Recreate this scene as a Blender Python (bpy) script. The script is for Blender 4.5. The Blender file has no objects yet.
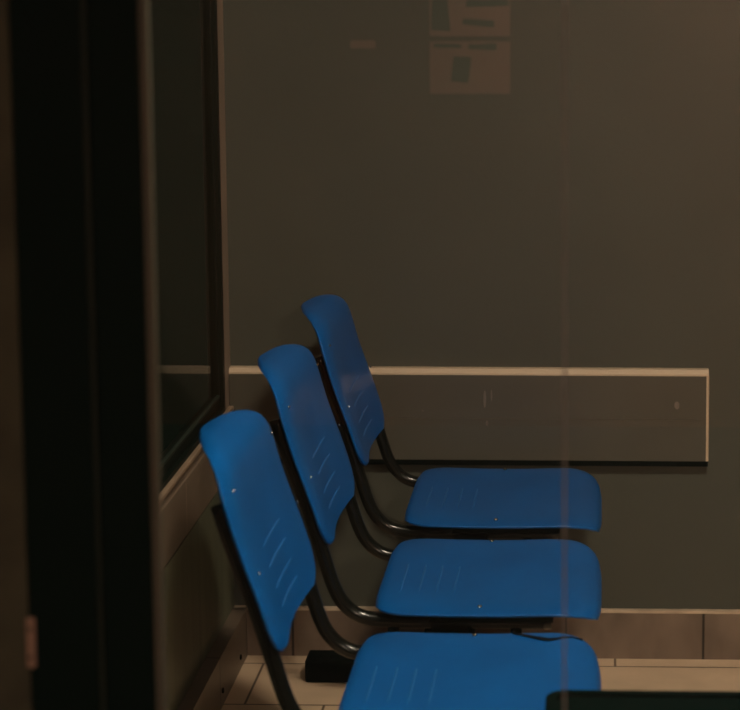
import bpy, bmesh, math
from mathutils import Vector, Matrix

scn = bpy.context.scene
COL = scn.collection
PI = math.pi

# ------------------------------------------------------------------ materials
def mat(name, rgb, rough=.5, metal=0., spec=.5, noise=0., nscale=8., bump=0., bscale=60., coat=0., stretch=(1, 1, 1)):
    m = bpy.data.materials.new(name); m.use_nodes = True
    nt = m.node_tree; b = nt.nodes['Principled BSDF']
    b.inputs['Base Color'].default_value = (*rgb, 1)
    b.inputs['Roughness'].default_value = rough
    b.inputs['Metallic'].default_value = metal
    b.inputs['Specular IOR Level'].default_value = spec
    b.inputs['Coat Weight'].default_value = coat
    tc = nt.nodes.new('ShaderNodeTexCoord')
    mp = nt.nodes.new('ShaderNodeMapping'); mp.inputs['Scale'].default_value = stretch
    nt.links.new(tc.outputs['Object'], mp.inputs['Vector'])
    if noise:
        n = nt.nodes.new('ShaderNodeTexNoise'); n.inputs['Scale'].default_value = nscale
        n.inputs['Detail'].default_value = 5
        r = nt.nodes.new('ShaderNodeMapRange')
        r.inputs['From Min'].default_value = .3; r.inputs['From Max'].default_value = .7
        r.inputs['To Min'].default_value = 1 - noise; r.inputs['To Max'].default_value = 1 + noise
        mx = nt.nodes.new('ShaderNodeVectorMath'); mx.operation = 'SCALE'
        mx.inputs[0].default_value = rgb
        nt.links.new(mp.outputs[0], n.inputs['Vector'])
        nt.links.new(n.outputs['Fac'], r.inputs['Value'])
        nt.links.new(r.outputs[0], mx.inputs['Scale'])
        nt.links.new(mx.outputs[0], b.inputs['Base Color'])
    if bump:
        n2 = nt.nodes.new('ShaderNodeTexNoise'); n2.inputs['Scale'].default_value = bscale
        nt.links.new(mp.outputs[0], n2.inputs['Vector'])
        bp = nt.nodes.new('ShaderNodeBump'); bp.inputs['Strength'].default_value = bump
        bp.inputs['Distance'].default_value = .002
        nt.links.new(n2.outputs['Fac'], bp.inputs['Height'])
        nt.links.new(bp.outputs[0], b.inputs['Normal'])
    return m

def tile_mat(name, c1, c2, grout, w, h, ox, oy, plane='XY', rough=.4, offset=.5, mortar=.003, noise=.18, nscale=6, stretch=(1, 1, 1)):
    """brick-texture tiles; the plane letters say which object axes run along and across the rows"""
    m = bpy.data.materials.new(name); m.use_nodes = True
    nt = m.node_tree; b = nt.nodes['Principled BSDF']
    tc = nt.nodes.new('ShaderNodeTexCoord'); sp = nt.nodes.new('ShaderNodeSeparateXYZ')
    nt.links.new(tc.outputs['Object'], sp.inputs[0])
    cb = nt.nodes.new('ShaderNodeCombineXYZ')
    for i, (ax, off) in enumerate(zip(plane, (ox, oy))):
        a = nt.nodes.new('ShaderNodeMath'); a.operation = 'SUBTRACT'; a.inputs[1].default_value = off
        nt.links.new(sp.outputs[ax], a.inputs[0]); nt.links.new(a.outputs[0], cb.inputs[i])
    br = nt.nodes.new('ShaderNodeTexBrick')
    br.offset = offset; br.inputs['Scale'].default_value = 1
    br.inputs['Brick Width'].default_value = w; br.inputs['Row Height'].default_value = h
    br.inputs['Mortar Size'].default_value = mortar; br.inputs['Mortar Smooth'].default_value = .2
    br.inputs['Color1'].default_value = (*c1, 1); br.inputs['Color2'].default_value = (*c2, 1)
    br.inputs['Mortar'].default_value = (*grout, 1)
    nt.links.new(cb.outputs[0], br.inputs['Vector'])
    mp = nt.nodes.new('ShaderNodeMapping'); mp.inputs['Scale'].default_value = stretch
    nt.links.new(tc.outputs['Object'], mp.inputs['Vector'])
    n = nt.nodes.new('ShaderNodeTexNoise'); n.inputs['Scale'].default_value = nscale; n.inputs['Detail'].default_value = 6
    nt.links.new(mp.outputs[0], n.inputs['Vector'])
    r = nt.nodes.new('ShaderNodeMapRange')
    r.inputs['From Min'].default_value = .3; r.inputs['From Max'].default_value = .7
    r.inputs['To Min'].default_value = 1 - noise; r.inputs['To Max'].default_value = 1 + noise
    nt.links.new(n.outputs['Fac'], r.inputs['Value'])
    mx = nt.nodes.new('ShaderNodeVectorMath'); mx.operation = 'SCALE'
    nt.links.new(br.outputs['Color'], mx.inputs[0]); nt.links.new(r.outputs[0], mx.inputs['Scale'])
    nt.links.new(mx.outputs[0], b.inputs['Base Color'])
    b.inputs['Roughness'].default_value = rough
    bp = nt.nodes.new('ShaderNodeBump'); bp.inputs['Strength'].default_value = .6; bp.inputs['Distance'].default_value = .002
    bp.invert = True
    nt.links.new(br.outputs['Fac'], bp.inputs['Height']); nt.links.new(bp.outputs[0], b.inputs['Normal'])
    return m

def glass_mat(name, tint, gain=2., rough=0.0):
    """thin sheet: clear with a Fresnel reflection counted on the entry face"""
    m = bpy.data.materials.new(name); m.use_nodes = True
    nt = m.node_tree; nt.nodes.remove(nt.nodes['Principled BSDF'])
    out = nt.nodes['Material Output']
    tr = nt.nodes.new('ShaderNodeBsdfTransparent'); tr.inputs[0].default_value = (*tint, 1)
    gl = nt.nodes.new('ShaderNodeBsdfGlossy'); gl.inputs['Roughness'].default_value = rough
    gl.inputs['Color'].default_value = (1, 1, 1, 1)
    fr = nt.nodes.new('ShaderNodeFresnel'); fr.inputs['IOR'].default_value = 1.5
    ge = nt.nodes.new('ShaderNodeNewGeometry')
    inv = nt.nodes.new('ShaderNodeMath'); inv.operation = 'SUBTRACT'; inv.inputs[0].default_value = 1
    nt.links.new(ge.outputs['Backfacing'], inv.inputs[1])
    g = nt.nodes.new('ShaderNodeMath'); g.operation = 'MULTIPLY'; g.inputs[1].default_value = gain
    nt.links.new(fr.outputs[0], g.inputs[0])
    k = nt.nodes.new('ShaderNodeMath'); k.operation = 'MULTIPLY'; k.use_clamp = True
    nt.links.new(g.outputs[0], k.inputs[0]); nt.links.new(inv.outputs[0], k.inputs[1])
    mx = nt.nodes.new('ShaderNodeMixShader')
    nt.links.new(k.outputs[0], mx.inputs[0]); nt.links.new(tr.outputs[0], mx.inputs[1]); nt.links.new(gl.outputs[0], mx.inputs[2])
    nt.links.new(mx.outputs[0], out.inputs['Surface'])
    return m

def emit_mat(name, rgb, s):
    m = bpy.data.materials.new(name); m.use_nodes = True
    b = m.node_tree.nodes['Principled BSDF']
    b.inputs['Base Color'].default_value = (.8, .8, .8, 1)
    b.inputs['Emission Color'].default_value = (*rgb, 1); b.inputs['Emission Strength'].default_value = s
    return m

M_WALL = mat('painted_wall', (.074, .076, .062), .55, spec=.3, noise=.05, nscale=3, bump=.15, bscale=90)
M_CEIL = mat('ceiling_paint', (.35, .32, .27), .9)
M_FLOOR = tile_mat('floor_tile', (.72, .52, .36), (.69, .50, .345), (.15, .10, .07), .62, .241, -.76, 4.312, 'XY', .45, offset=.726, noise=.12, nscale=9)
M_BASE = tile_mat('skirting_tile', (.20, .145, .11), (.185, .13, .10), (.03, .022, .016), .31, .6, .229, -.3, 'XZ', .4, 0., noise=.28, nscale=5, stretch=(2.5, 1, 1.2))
M_BASE_L = tile_mat('skirting_tile_left', (.17, .125, .092), (.15, .11, .08), (.03, .022, .016), .31, .6, 4.04, -.3, 'YZ', .4, 0., noise=.2)
M_GROUTCAP = mat('skirting_cap', (.60, .46, .34), .5, noise=.2, nscale=20)
M_BAND = tile_mat('ledge_tile', (.23, .17, .125), (.19, .14, .105), (.36, .27, .2), .31, .6, 3.87, -.05, 'YZ', .3, 0., noise=.25, mortar=.004)
M_LOWER = mat('lower_wall_panel', (.13, .135, .09), .4, noise=.25, nscale=3, stretch=(1, 7, .3))
M_SILL = mat('sill_tile_edge', (.34, .24, .165), .45, noise=.2, nscale=12)
M_TRIM = mat('corner_trim', (.27, .20, .155), .5, noise=.08, nscale=10)
M_BLACK = mat('black_frame', (.004, .011, .009), .6, spec=.1)
M_BLACK2 = mat('black_window_frame', (.004, .009, .006), .5, spec=.2)
M_RUBBER = mat('rubber_bead', (.02, .03, .022), .5)
M_ALU = mat('bronze_edge', (.085, .080, .060), .45, metal=.0)
M_PLASTER = mat('pillar_plaster', (.050, .050, .030), .8, noise=.3, nscale=14, bump=.4, bscale=40)
M_BRASS = mat('hinge_metal', (.30, .19, .14), .5, noise=.15, nscale=50)
M_GLASS = glass_mat('partition_glass', (.93, .94, .93), 2.)
M_WGLASS = glass_mat('window_glass', (.9, .92, .9), .55)
M_SIL = mat('glass_joint_silicone', (.20, .185, .17), .6)
M_RAIL = mat('guard_board', (.082, .075, .059), .5, noise=.07, nscale=5, bump=.1)
M_RAILEDGE = mat('guard_board_edge', (.62, .47, .34), .5)  # pale edge banding; light caught on the bevel is put into the colour
M_MARK = mat('pale_mark', (.17, .14, .12), .6)
M_SEAM = mat('board_seam', (.105, .095, .075), .6)
M_BLUE = mat('blue_plastic', (.001, .092, .34), .33, spec=.3, noise=.09, nscale=9, bump=.12, bscale=300)
M_RIB = mat('blue_plastic_rib', (.012, .13, .42), .3)  # same blue plastic, lightened so the ridge highlight sits in its colour
M_TUBE = mat('black_tube', (.004, .005, .004), .2, spec=.35)
M_STEEL = mat('black_steel', (.003, .006, .005), .8, spec=.0)
M_SCREW = mat('bright_screw', (.55, .52, .47), .25, metal=1.)
M_CRACK = mat('crack_dark', (.004, .006, .01), .9, spec=.1)
M_TABLE = mat('black_table', (.002, .006, .005), .8, spec=.0)
M_HALL = mat('hall_wall', (.21, .105, .065), .8, noise=.06, nscale=3)
M_HFLOOR = mat('hall_floor', (.006, .008, .007), .9, noise=.15, nscale=6)
M_PAPER = mat('notice_paper', (.82, .40, .28), .8, noise=.06, nscale=9)
M_INK = mat('notice_ink', (.10, .13, .08), .8)
M_LAMP = emit_mat('lamp_diffuser', (1, .84, .64), 280.0)
M_LAMPH = emit_mat('hall_lamp_diffuser', (1, .76, .58), 470.0)
M_HOUSING = mat('lamp_housing', (.6, .58, .55), .5)

# ------------------------------------------------------------------ helpers
def link(name, bm, m, parent=None, smooth=False, bev=0., seg=2):
    me = bpy.data.meshes.new(name)
    bmesh.ops.recalc_face_normals(bm, faces=bm.faces[:])
    bm.to_mesh(me); bm.free()
    me.materials.append(m)
    o = bpy.data.objects.new(name, me); COL.objects.link(o)
    if parent: o.parent = parent
    if smooth:
        for p in me.polygons: p.use_smooth = True
    if bev:
        b = o.modifiers.new('bevel', 'BEVEL'); b.width = bev; b.segments = seg; b.limit_method = 'ANGLE'
        b.harden_normals = False
    return o

def box(bm, x0, x1, y0, y1, z0, z1):
    v = [bm.verts.new((x, y, z)) for x in (x0, x1) for y in (y0, y1) for z in (z0, z1)]
    for f in ((0, 1, 3, 2), (4, 6, 7, 5), (0, 4, 5, 1), (2, 3, 7, 6), (0, 2, 6, 4), (1, 5, 7, 3)):
        bm.faces.new([v[i] for i in f])
    return v

def boxes(*bs):
    bm = bmesh.new()
    for b in bs: box(bm, *b)
    return bm

def tube(bm, pts, r, n=16, cap=True):
    pts = [Vector(p) for p in pts]
    rings = []
    up = None
    for i, p in enumerate(pts):
        t = (pts[min(i + 1, len(pts) - 1)] - pts[max(i - 1, 0)]).normalized()
        if up is None:
            up = t.orthogonal().normalized()
        up = (up - t * up.dot(t)).normalized()
        s = t.cross(up)
        rings.append([bm.verts.new(p + r * (math.cos(2 * PI * k / n) * up + math.sin(2 * PI * k / n) * s)) for k in range(n)])
    for a, b in zip(rings, rings[1:]):
        for k in range(n):
            bm.faces.new((a[k], a[(k + 1) % n], b[(k + 1) % n], b[k]))
    if cap:
        bm.faces.new(rings[0]); bm.faces.new(rings[-1][::-1])

def catmull(P, n):
    out = []
    Q = [tuple(2 * a - b for a, b in zip(P[0], P[1]))] + list(P) + [tuple(2 * a - b for a, b in zip(P[-1], P[-2]))]
    for i in range(1, len(Q) - 2):
        for k in range(n):
            t = k / n
            out.append(tuple(.5 * (2 * p1 + (p2 - p0) * t + (2 * p0 - 5 * p1 + 4 * p2 - p3) * t * t + (3 * p1 - p0 - 3 * p2 + p3) * t ** 3)
                             for p0, p1, p2, p3 in zip(Q[i - 1], Q[i], Q[i + 1], Q[i + 2])))
    out.append(tuple(P[-1]))
    return out

def struct(name, bm, m, **k):
    o = link(name, bm, m, **k); o['kind'] = 'structure'; return o

def tag(o, label, cat, group=None):
    o['label'] = label; o['category'] = cat
    if group: o['group'] = group
    return o

def empty(name, loc):
    o = bpy.data.objects.new(name, None); COL.objects.link(o); o.location = loc; o.empty_display_size = .1
    return o

# ------------------------------------------------------------------ the waiting room shell
XL, YB, ZC, XR, YP = -.835, 4.373, 2.7, 2.4, 2.0     # left wall, back wall, ceiling, right wall, glass partition
struct('floor', boxes((XL - .1, XR + .1, YP, YB + .1, -.1, 0)), M_FLOOR)
struct('wall_back', boxes((XL - .03, XR + .1, YB, YB + .1, 0, ZC)), M_WALL)
struct('wall_right', boxes((XR, XR + .1, YP, YB, 0, ZC)), M_WALL)
struct('ceiling', boxes((XL - .1, XR + .1, YP, YB + .1, ZC, ZC + .1)), M_CEIL)

# left wall: lower panels, tiled ledge band, window above, wall over it
WZ0, WZ1, WY0, WY1 = .583, 2.35, 2.1, 4.30
wl = struct('wall_left', boxes((XL - .1, XL, YP, YB, 0, .425)), M_LOWER)
link('ledge_tiles', boxes((XL - .04, XL + .004, YP, YB - .002, .434, .573)), M_BAND, wl)
link('ledge_edge', boxes((XL - .04, XL + .012, YP, YB - .002, .573, .583)), M_SILL, wl, bev=.002)
link('upper_wall', boxes((XL - .1, XL, YP, YB, WZ1, ZC), (XL - .1, XL, YP, WY0, WZ0, WZ1)), M_WALL, wl)
struct('trim_1', boxes((XL - .03, XL + .002, WY1, YB - .001, WZ0, WZ1)), M_TRIM)

bm = boxes((XL - .03, XL + .003, WY0, WY1, WZ0, WZ0 + .012), (XL - .03, XL - .006, WY0, WY1, WZ0 + .012, WZ0 + .034),
           (XL - .03, XL + .003, WY0, WY1, WZ1 - .05, WZ1),
           (XL - .03, XL + .003, WY1 - .02, WY1, WZ0 + .012, WZ1 - .05), (XL - .03, XL - .006, WY1 - .024, WY1 - .02, WZ0 + .034, WZ1 - .05),
           (XL - .03, XL + .003, WY0, WY0 + .05, WZ0 + .034, WZ1 - .05))
w1 = struct('window_1', bm, M_BLACK2, bev=.0015)
link('glazing_bead', boxes((XL - .012, XL - .004, WY0 + .05, WY1 - .024, WZ0 + .034, WZ0 + .042)), M_RUBBER, w1, bev=.002)
link('pane', boxes((XL - .016, XL - .011, WY0 + .045, WY1 - .022, WZ0 + .03, WZ1 - .045)), M_WGLASS, w1)

# skirting tiles
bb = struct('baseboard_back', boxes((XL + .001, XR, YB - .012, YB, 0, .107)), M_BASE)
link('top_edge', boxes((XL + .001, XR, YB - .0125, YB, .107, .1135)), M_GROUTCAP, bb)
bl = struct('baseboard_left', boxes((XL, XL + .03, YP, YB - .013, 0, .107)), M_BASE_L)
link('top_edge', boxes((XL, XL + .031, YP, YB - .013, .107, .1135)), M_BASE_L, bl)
for k, (yy, zz) in enumerate(((4.27, .03), (4.06, .035))):
    b = bmesh.new(); tube(b, [(XL + .029, yy, zz), (XL + .033, yy, zz)], .006, 12)
    link('screw', b, M_STEEL, bl)

# ------------------------------------------------------------------ guard board on the back wall
g = empty('wall_guard_board', (-.3, YB, .56))
tag(g, 'long flat guard board with pale top edge fixed on the back wall behind the chairs', 'wall guard')
gx0, gx1, gz0, gz1, gt, ch = XL + .003, .236, .450, .669, .026, .013
def guard():
    P = g.location
    y1, y0 = YB - P.y, YB - gt - P.y
    body = bmesh.new()
    box(body, gx0 - P.x, gx1 - .006 - P.x, y0, y1, gz0 + ch - P.z, gz1 - ch - P.z)
    link('panel', body, M_RAIL, g)
    def edge(nm, quad_front, quad_back):
        b = bmesh.new()
        a = [b.verts.new((Vector(p) - P)) for p in quad_front]
        c = [b.verts.new((Vector(p) - P)) for p in quad_back]
        b.faces.new(a); b.faces.new(c[::-1])
        for i in range(len(a)): b.faces.new((a[i], c[i], c[(i + 1) % len(a)], a[(i + 1) % len(a)]))
        return b
    Y0, Y1 = YB - gt, YB
    # top: profile (y,z) swept along x
    def prism_x(prof, x0, x1, nm, m):
        b = bmesh.new()
        A = [b.verts.new((x0 - P.x, y - P.y, z - P.z)) for y, z in prof]; B = [b.verts.new((x1 - P.x, y - P.y, z - P.z)) for y, z in prof]
        b.faces.new(A); b.faces.new(B[::-1])
        for i in range(len(A)): b.faces.new((A[i], B[i], B[(i + 1) % len(A)], A[(i + 1) % len(A)]))
        return link(nm, b, m, g)
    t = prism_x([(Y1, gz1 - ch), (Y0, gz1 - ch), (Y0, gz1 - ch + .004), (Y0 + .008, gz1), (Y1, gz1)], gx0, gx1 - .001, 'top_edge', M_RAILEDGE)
    t['label'] = 'pale banded top edge with the ceiling light put into its colour'
    prism_x([(Y1, gz0), (Y0 + .004, gz0), (Y0 + .001, gz0 + ch), (Y1, gz0 + ch)], gx0, gx1 - .001, 'bottom_edge', M_STEEL)  # black strip: shade under the board is put into its colour
    b = bmesh.new()
    prof = [(gx1 - .006, Y1), (gx1 - .006, Y0), (gx1 - .003, Y0), (gx1, Y0 + .003), (gx1, Y1)]
    A = [b.verts.new((x - P.x, y - P.y, gz0 + ch - P.z)) for x, y in prof]; B = [b.verts.new((x - P.x, y - P.y, gz1 - ch - P.z)) for x, y in prof]
    b.faces.new(A); b.faces.new(B[::-1])
    for i in range(len(A)): b.faces.new((A[i], B[i], B[(i + 1) % len(A)], A[(i + 1) % len(A)]))
    link('end_edge', b, M_RAILEDGE, g)
    # scratch line and small pale marks
    link('seam', boxes((gx0 - P.x + .25, gx1 - ch - P.x - .01, y0 - .0012, y0 + .001, .556 - P.z, 1.0 * .5575 - P.z)), M_SEAM, g)
    for (x, z, w, h) in ((-.262, .602, .007, .040), (-.247, .610, .004, .028), (-.257, .547, .006, .013), (.165, .59, .012, .018), (-.40, .575, .004, .003)):
        b = bmesh.new(); bmesh.ops.create_uvsphere(b, u_segments=12, v_segments=8, radius=.5)
        bmesh.ops.scale(b, vec=(w, .0012, h), verts=b.verts); bmesh.ops.translate(b, vec=(x - P.x, y0, z - P.z), verts=b.verts)
        s = link('pale_mark', b, M_MARK, g, smooth=True)
guard()

# ------------------------------------------------------------------ the blue chairs (local origin: floor under the seat centre line, faces +x)
def shell(rows, W, rt, rb, cols, flange, thick, dish, arch=0):
    """rows: list of (x,z) along the shell; halfwidth from corner radii at both ends of its length"""
    L = [0]
    for a, b in zip(rows, rows[1:]): L.append(L[-1] + math.hypot(b[0] - a[0], b[1] - a[1]))
    T = L[-1]
    bm = bmesh.new(); G = []
    for i, (x, z) in enumerate(rows):
        e, w = L[i], W
        if e < rb: w = W - rb + math.sqrt(max(rb * rb - (rb - e) ** 2, 0))
        if T - e < rt: w = W - rt + math.sqrt(max(rt * rt - (rt - (T - e)) ** 2, 0))
        if arch and T - e < arch: w = max(W * max(1 - (1 - (T - e) / arch) ** 2, 0) ** (1 / 1.6), .02)
        a, b = rows[max(i - 1, 0)], rows[min(i + 1, len(rows) - 1)]
        tx, tz = b[0] - a[0], b[1] - a[1]; l = math.hypot(tx, tz); nx, nz = tz / l, -tx / l   # front normal
        edge = min(e, T - e)
        r = []
        for s in cols:
            k = abs(s) ** 7 * flange * (1 if not arch else min(1, .25 + (1 - e / T) * 5)) + dish(s, e / T)
            r.append(bm.verts.new((x - nx * k, s * w, z - nz * k)))
        G.append(r)
    for a, b in zip(G, G[1:]):
        for k in range(len(cols) - 1):
            bm.faces.new((a[k], a[k + 1], b[k + 1], b[k]))
    return bm

COLS = [math.sin(PI / 2 * (k / 14)) for k in range(-14, 15)]

def refine(P, n):                          # rows closer together at both ends
    c = catmull(P, 24)
    L = [0]
    for a, b in zip(c, c[1:]): L.append(L[-1] + math.hypot(b[0] - a[0], b[1] - a[1]))
    out = []
    for k in range(n + 1):
        t = (1 - math.cos(PI * k / n)) / 2 * L[-1]
        j = max(i for i in range(len(L)) if L[i] <= t + 1e-9)
        if j >= len(c) - 1: out.append(c[-1]); continue
        u = (t - L[j]) / max(L[j + 1] - L[j], 1e-9)
        out.append(tuple(p + (q - p) * u for p, q in zip(c[j], c[j + 1])))
    return out

BACK = [(-.465, .571), (-.469, .590), (-.489, .655), (-.520, .743), (-.537, .80), (-.547, .832), (-.559, .853), (-.577, .865), (-.600, .869), (-.621, .866)]
bd = lambda s, t: .020 * (1 - s * s) * (math.cos(PI * max(t - .1, 0) / 1.8) ** 2)
sd = lambda s, t: .004 * (1 - s * s) * math.sin(PI * t) + .001 * abs(s) ** 3
SEAT = [(-.398, .461), (-.385, .4665), (-.34, .4665), (-.26, .4650), (-.18, .4650), (-.10, .4670), (-.06, .4660), (-.03, .4595), (-.010, .447), (-.003, .432)]

def rib(bm, P, ax, val, y0, L, w, h, dish, W, up=1):
    """a low half-round moulding across a shell, following its hollow"""
    (x, z), (tx, tz) = profile_at(P, ax, val)
    n = Vector((tz, 0, -tx)) * up
    s = Vector((tx, 0, tz))
    length = lambda Q: sum(math.hypot(q[0] - p[0], q[1] - p[1]) for p, q in zip(Q, Q[1:]))
    c = catmull(P, 24); i = min(range(len(c)), key=lambda j: abs(c[j][ax] - val))
    t = length(c[:i + 1]) / length(c)
    N, K = 14, 6
    rings = []
    for i in range(N + 1):
        u = -1 + 2 * i / N; q = math.sqrt(max(1 - abs(u) ** 6, .0)); y = y0 + u * L / 2
        o = Vector((x, y, z)) - n * dish(y / W, t) + n * .0024
        rings.append([bm.verts.new(o + s * (math.cos(PI * k / K) * w / 2 * q) + n * (math.sin(PI * k / K) * h * q - .0005)) for k in range(K + 1)])
    for a, b in zip(rings, rings[1:]):
        for k in range(K): bm.faces.new((a[k], a[k + 1], b[k + 1], b[k]))

def profile_at(P, axis, val):
    c = catmull(P, 24)
    i = min(range(1, len(c) - 1), key=lambda j: abs(c[j][axis] - val))
    tx, tz = c[i + 1][0] - c[i - 1][0], c[i + 1][1] - c[i - 1][1]; l = math.hypot(tx, tz)
    return c[i], (tx / l, tz / l)

def make_chair():
    root = empty('waiting_room_chair', (0, 0, 0))
    # backrest
    
    bm = shell(refine(BACK, 44), .208, .0001, .055, COLS, .012, .004, bd, .12)
    o = link('backrest', bm, M_BLUE, root, smooth=True)
    sm = o.modifiers.new('s', 'SOLIDIFY'); sm.thickness = .005; sm.offset = 0
    b = bmesh.new()
    for z in (.702, .671, .640, .610):
        rib(b, BACK, 1, z, -.0, .165, .005, .0018, bd, .208)
    r = link('moulded_ribs', b, M_RIB, o, smooth=True)
    for s in (-1, 1):
        for z in (.695, .815):
            (x, zz), (tx, tz) = profile_at(BACK, 1, z)
            b = bmesh.new(); bmesh.ops.create_uvsphere(b, u_segments=12, v_segments=8, radius=1)
            bmesh.ops.scale(b, vec=(.0022, .0026, .0026), verts=b.verts)
            bmesh.ops.translate(b, vec=(x - .001, s * (.186 if z < .8 else .170), zz), verts=b.verts)
            link('screw', b, M_SCREW, o, smooth=True)
    # seat
    bm = shell(refine(SEAT, 44), .216, .085, .06, COLS, .005, .004, lambda s, t: sd(s, t))
    # the seat's row direction runs front-ward, so its outward side is up
    o2 = link('seat', bm, M_BLUE, root, smooth=True)
    sm = o2.modifiers.new('s', 'SOLIDIFY'); sm.thickness = .005; sm.offset = 0
    return root, o, o2

root, ob, os_ = make_chair()
# seat shell normals: make sure dishing went downwards (front normal of rows is (tz,-tx) -> points down for +x rows), so mirror offsets
me = os_.data
base = refine(SEAT, 44)
nc = len(COLS)
for i, (x, z) in enumerate(base):
    for k in range(nc):
        v = me.vertices[i * nc + k]
        v.co.x = 2 * x - v.co.x; v.co.z = 2 * z - v.co.z
me.update()
# ribs and screws on the seat
b = bmesh.new()
for x in (-.358, -.326, -.294, -.262):
    rib(b, SEAT, 0, x, -.035, .165, .0042, .0034, sd, .216, -1)
link('moulded_ribs', b, M_RIB, os_, smooth=True)
for y in (-.182, .198):
    b = bmesh.new(); bmesh.ops.create_uvsphere(b, u_segments=12, v_segments=8, radius=1)
    bmesh.ops.scale(b, vec=(.0045, .0045, .0025), verts=b.verts); bmesh.ops.translate(b, vec=(-.213, y, .4655), verts=b.verts)
    link('screw', b, M_SCREW, os_, smooth=True)
# black tubes: under the seat, bending up behind the back
TP = [(-.088, .437), (-.16, .437), (-.26, .437), (-.36, .437), (-.400, .4395), (-.430, .449), (-.453, .470), (-.468, .498), (-.480, .535), (-.499, .60), (-.5255, .68), (-.5485, .745), (-.5635, .795)]
for s in (-1, 1):
    b = bmesh.new()
    tube(b, [(x, s * .178, z) for x, z in catmull(TP, 5)], .0125, 16)
    link('side_tube', b, M_TUBE, root, smooth=True)
for x in (-.365, -.150):
    b = bmesh.new(); box(b, x - .016, x + .016, -.16, .16, .423, .440)
    link('cross_bar', b, M_STEEL, root, bev=.003)
    for s in (-1, 1):
        b = bmesh.new(); tube(b, [(x, s * .176, .432), (x, s * .176, .412)], .010, 14)
        tube(b, [(x, s * .176, .412), (x, s * .176, .409)], .007, 14)
        link('tube_stop', b, M_STEEL, root, smooth=False, bev=.001)
for s in (-1, 1):
    b = bmesh.new()
    v = [(-.300, .440), (-.085, .440), (-.085, .4495), (-.20, .4530), (-.300, .4530)]
    A = [b.verts.new((x, s * .190, z)) for x, z in v]; B = [b.verts.new((x, s * .150, z)) for x, z in v]
    b.faces.new(A); b.faces.new(B[::-1])
    for i in range(len(v)): b.faces.new((A[i], B[i], B[(i + 1) % len(v)], A[(i + 1) % len(v)]))
    link('seat_bracket', b, M_STEEL, root)

def copy_tree(o, parent=None):
    c = o.copy(); COL.objects.link(c); c.parent = parent
    for ch in [x for x in o.children]: copy_tree(ch, c)
    return c

labels = [('blue plastic waiting room chair furthest back, nearest the back wall and its guard board'),
          ('blue plastic waiting room chair in the middle of the row of three, seat intact'),
          ('nearest blue plastic waiting room chair, its seat split near a front corner')]
chairs = []
bpy.context.view_layer.update()
for i, (y, lab) in enumerate(zip((4.065, 3.545, 3.022), labels)):
    c = root if i == 0 else copy_tree(root)
    c.location = (0, y, 0)
    tag(c, lab, 'chair', 'blue chairs in a row along the left wall')
    chairs.append(c)
# the split in the nearest seat
seat1 = [o for o in chairs[2].children if o.name.startswith('seat') and 'bracket' not in o.name][0]
b = bmesh.new()
dz = .0035
top = [(-.150, .2095, .4620), (-.135, .199, .4630), (-.118, .187, .4640), (-.104, .178, .4646), (-.090, .172, .4642), (-.078, .176, .4636), (-.065, .186, .4628), (-.052, .194, .4605), (-.032, .196, .4560)]
wd = [.0003, .004, .007, .010, .012, .009, .006, .004, .003]
U = [b.verts.new((x, y + w * .5, z + dz + .0012)) for (x, y, z), w in zip(top, wd)]
D = [b.verts.new((x, y - w * .6, z + dz + .0012)) for (x, y, z), w in zip(top, wd)]
U2 = [b.verts.new(v.co - Vector((0, 0, .005))) for v in U]; D2 = [b.verts.new(v.co - Vector((0, 0, .005))) for v in D]
for i in range(len(top) - 1):
    b.faces.new((U[i], U[i + 1], D[i + 1], D[i])); b.faces.new((U2[i], D2[i], D2[i + 1], U2[i + 1]))
    b.faces.new((U[i], U2[i], U2[i + 1], U[i + 1])); b.faces.new((D[i], D[i + 1], D2[i + 1], D2[i]))
b.faces.new((U[0], D[0], D2[0], U2[0])); b.faces.new((U[-1], U2[-1], D2[-1], D[-1]))
cr = link('crack', b, M_CRACK, seat1); cr['label'] = 'dark curved split in the blue seat'

# ------------------------------------------------------------------ the beam and legs that carry the three chairs
st = empty('bench_frame', (-.265, 3.545, 0))
tag(st, 'black steel beam frame under the row of blue chairs, with a flat floor foot', 'bench frame')
def loc(bm, o=st):
    bmesh.ops.translate(bm, vec=-o.location, verts=bm.verts); return bm
link('beam', loc(boxes((-.299, -.231, 2.80, 4.26, .362, .4225))), M_STEEL, st, bev=.004)
for y in (4.23, 2.90):
    b = bmesh.new()
    v = []
    for z, x in ((.048, -.385), (.37, -.275)):
        v += [b.verts.new((x + dx, y + dy, z)) for dx, dy in ((-.025, -.02), (.025, -.02), (.025, .02), (-.025, .02))]
    for f in ((0, 3, 2, 1), (4, 5, 6, 7), (0, 1, 5, 4), (1, 2, 6, 5), (2, 3, 7, 6), (3, 0, 4, 7)): b.faces.new([v[i] for i in f])
    link('leg_post', loc(b), M_STEEL, st, bev=.003)
    link('foot', loc(boxes((-.650, -.06, y - .035, y + .035, .0, .052))), M_STEEL, st, bev=.006)

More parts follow.
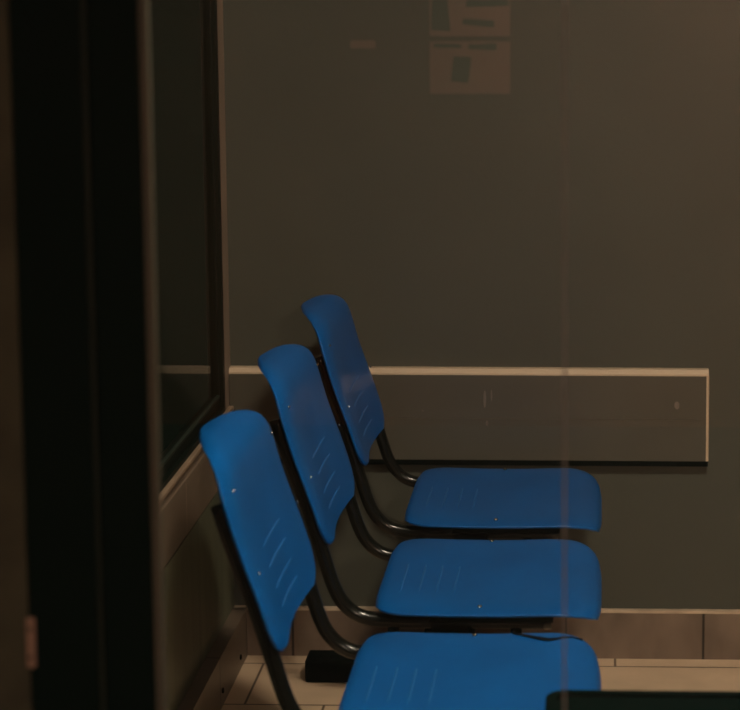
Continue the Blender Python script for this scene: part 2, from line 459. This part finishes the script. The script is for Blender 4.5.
# ------------------------------------------------------------------ black side table, lower right
T = empty('side_table', (.245, 2.47, 0))
tag(T, 'black table with a rounded corner and raised rim, cut by the lower right frame edge', 'table')
def rrect(x0, x1, y0, y1, r, n=8):
    P = []
    for cx, cy, a in ((x1 - r, y1 - r, 0), (x0 + r, y1 - r, 90), (x0 + r, y0 + r, 180), (x1 - r, y0 + r, 270)):
        for k in range(n + 1):
            t = math.radians(a + 90 * k / n); P.append((cx + r * math.cos(t), cy + r * math.sin(t)))
    return P
def slab(P, z0, z1):
    b = bmesh.new()
    A = [b.verts.new((x, y, z0)) for x, y in P]; B = [b.verts.new((x, y, z1)) for x, y in P]
    b.faces.new(A); b.faces.new(B)
    for i in range(len(P)): b.faces.new((A[i], A[(i + 1) % len(P)], B[(i + 1) % len(P)], B[i]))
    return b
tx0, tx1, ty0, ty1, tz = -.077, .57, 2.27, 2.674, .580
link('tabletop', loc(slab(rrect(tx0, tx1, ty0, ty1, .03), tz - .03, tz), T), M_TABLE, T, bev=.004, seg=3)
out, inn = rrect(tx0, tx1, ty0, ty1, .03), rrect(tx0 + .014, tx1 - .014, ty0 + .014, ty1 - .014, .018)
b = bmesh.new(); R = [[b.verts.new((x, y, z)) for x, y in P] for P, z in ((out, tz - .002), (out, tz + .005), (inn, tz + .005), (inn, tz - .002))]
for q in range(4):
    A, B = R[q], R[(q + 1) % 4]
    for i in range(len(out)): b.faces.new((A[i], A[(i + 1) % len(out)], B[(i + 1) % len(out)], B[i]))
link('rim', loc(b, T), M_TABLE, T)
for x in (tx0 + .05, tx1 - .05):
    for y in (ty0 + .05, ty1 - .05):
        b = bmesh.new(); tube(b, [(x, y, 0), (x, y, tz - .028)], .016, 14)
        link('leg', loc(b, T), M_TABLE, T, smooth=False)

# ------------------------------------------------------------------ glass partition between hallway and waiting room
w2 = struct('window_2', boxes((-.598, -.526, YP, YP + .05, 0, ZC), (-.520, -.4665, YP, YP + .05, 0, ZC), (-.526, -.520, YP + .01, YP + .05, 0, ZC)), M_BLACK, bev=.002)
link('gasket', boxes((-.5245, -.5215, YP + .002, YP + .01, 0, ZC)), M_RUBBER, w2)
link('glazing_edge', boxes((-.4665, -.4575, YP, YP + .010, 0, ZC)), M_ALU, w2, bev=.001)
link('pane', boxes((-.4575, -.0400, YP + .002, YP + .010, 0, ZC)), M_GLASS, w2)
link('pane', boxes((-.0375, XR, YP + .002, YP + .010, 0, ZC)), M_GLASS, w2)
link('joint', boxes((-.0400, -.0375, YP + .001, YP + .010, 0, ZC)), M_SIL, w2)
wp = struct('wall_front', boxes((-1.6, -.598, YP - .001, YP + .06, 0, ZC)), M_PLASTER)
h_ = link('hinge_plate', boxes((-.600, -.591, YP - .004, YP, .868, .922)), M_BRASS, w2, bev=.001)
h_['label'] = 'small brownish metal plate'
for z in (.88, .91):
    b = bmesh.new(); tube(b, [(-.5955, YP - .004, z), (-.5955, YP - .0055, z)], .002, 10); link('screw', b, M_BLACK2, h_)

# ------------------------------------------------------------------ the hallway on this side of the glass (seen only as a reflection)
struct('floor_hall', boxes((-1.7, 2.5, -2.6, YP - .001, -.1, 0)), M_HFLOOR)
struct('ceiling_hall', boxes((-1.7, 2.5, -2.6, YP - .001, ZC, ZC + .1)), M_CEIL)
struct('wall_hall', boxes((-1.7, 2.5, -2.6, -2.5, 0, ZC)), M_HALL)
struct('wall_hall_left', boxes((-1.7, -1.6, -2.5, YP, 0, ZC)), M_HALL)
struct('wall_hall_right', boxes((2.4, 2.5, -2.5, YP, 0, ZC)), M_HALL)

def notice(x, z, w, h, marks, lab):
    n = empty('notice', (x, -2.5, z)); tag(n, lab, 'notice', 'paper notices on the hallway wall')
    link('sheet', boxes((-w / 2, w / 2, 0.0005, .003, -h / 2, h / 2)), M_PAPER, n)
    for poly in marks:
        b = bmesh.new()
        A = [b.verts.new((u * w, .003, v * h)) for u, v in poly]; B = [b.verts.new((u * w, .0036, v * h)) for u, v in poly]
        b.faces.new(A); b.faces.new(B[::-1])
        for i in range(len(A)): b.faces.new((A[i], B[i], B[(i + 1) % len(A)], A[(i + 1) % len(A)]))
        link('print', b, M_INK, n)
notice(-.435, 1.195, .262, .170, [[(-.24, -.26), (-.02, -.3), (.02, .2), (-.2, .22)], [(-.02, .35), (.33, .33), (.33, .47), (-.02, .45)], [(-.45, .38), (-.1, .37), (-.1, .45), (-.45, .46)]], 'lower pinkish paper notice with a dark square, mirrored faintly in the glass at the top')
notice(-.435, 1.395, .262, .195, [[(-.48, -.40), (-.24, -.42), (-.30, .48), (-.46, .48)], [(-.10, -.30), (.30, -.36), (.30, -.24), (-.08, -.2)], [(-.05, -.02), (.48, .0), (.48, .12), (-.03, .1)], [(-.02, .2), (.22, .22), (.05, .5), (.0, .5)]], 'upper paper notice with dark blocks and a pale wedge, mirrored at the top edge')
notice(-.785, 1.27, .082, .026, [], 'tiny pinkish paper strip mirrored in the glass left of the notices')

# ------------------------------------------------------------------ lamps
def lamp(name, x, y, w, d, m, lab):
    L = empty(name, (x, y, ZC)); tag(L, lab, 'ceiling light')
    link('housing', boxes((-w / 2 - .02, -w / 2, -d / 2 - .02, d / 2 + .02, -.05, -.0005), (w / 2, w / 2 + .02, -d / 2 - .02, d / 2 + .02, -.05, -.0005),
                          (-w / 2, w / 2, -d / 2 - .02, -d / 2, -.05, -.0005), (-w / 2, w / 2, d / 2, d / 2 + .02, -.05, -.0005)), M_HOUSING, L)
    link('diffuser', boxes((-w / 2, w / 2, -d / 2, d / 2, -.045, -.04)), m, L)
lamp('ceiling_light', .36, 2.36, .30, .22, M_LAMP, 'square warm ceiling light of the waiting room, above the view')
lamp('ceiling_light', 1.25, -2.1, .3, .3, M_LAMPH, 'warm ceiling light of the hallway, behind the camera')

w = bpy.data.worlds.new('night'); scn.world = w; w.use_nodes = True
w.node_tree.nodes['Background'].inputs[0].default_value = (.0015, .005, .003, 1)

# ------------------------------------------------------------------ camera
cam = bpy.data.cameras.new('camera'); co = bpy.data.objects.new('camera', cam); COL.objects.link(co)
scn.camera = co
F, PX, PY = 2000., 554., 183.
pitch = math.atan(250 / F); yaw = math.atan(50 / F * math.cos(pitch))
co.location = (0, 0, 1.63)
co.rotation_euler = (PI / 2 - pitch, 0, yaw)
cam.sensor_fit = 'HORIZONTAL'; cam.sensor_width = 36; cam.lens = F / 740 * 36
cam.shift_x = (370 - PX) / 740; cam.shift_y = (PY - 355) / 740
cam.clip_start = .05
cam.dof.use_dof = True; cam.dof.focus_distance = 4.05; cam.dof.aperture_fstop = 5.2

scn.view_settings.view_transform = 'Standard'
scn.view_settings.look = 'None'
scn.view_settings.gamma = 1; scn.view_settings.exposure = 0
scn.view_settings.use_curve_mapping = False
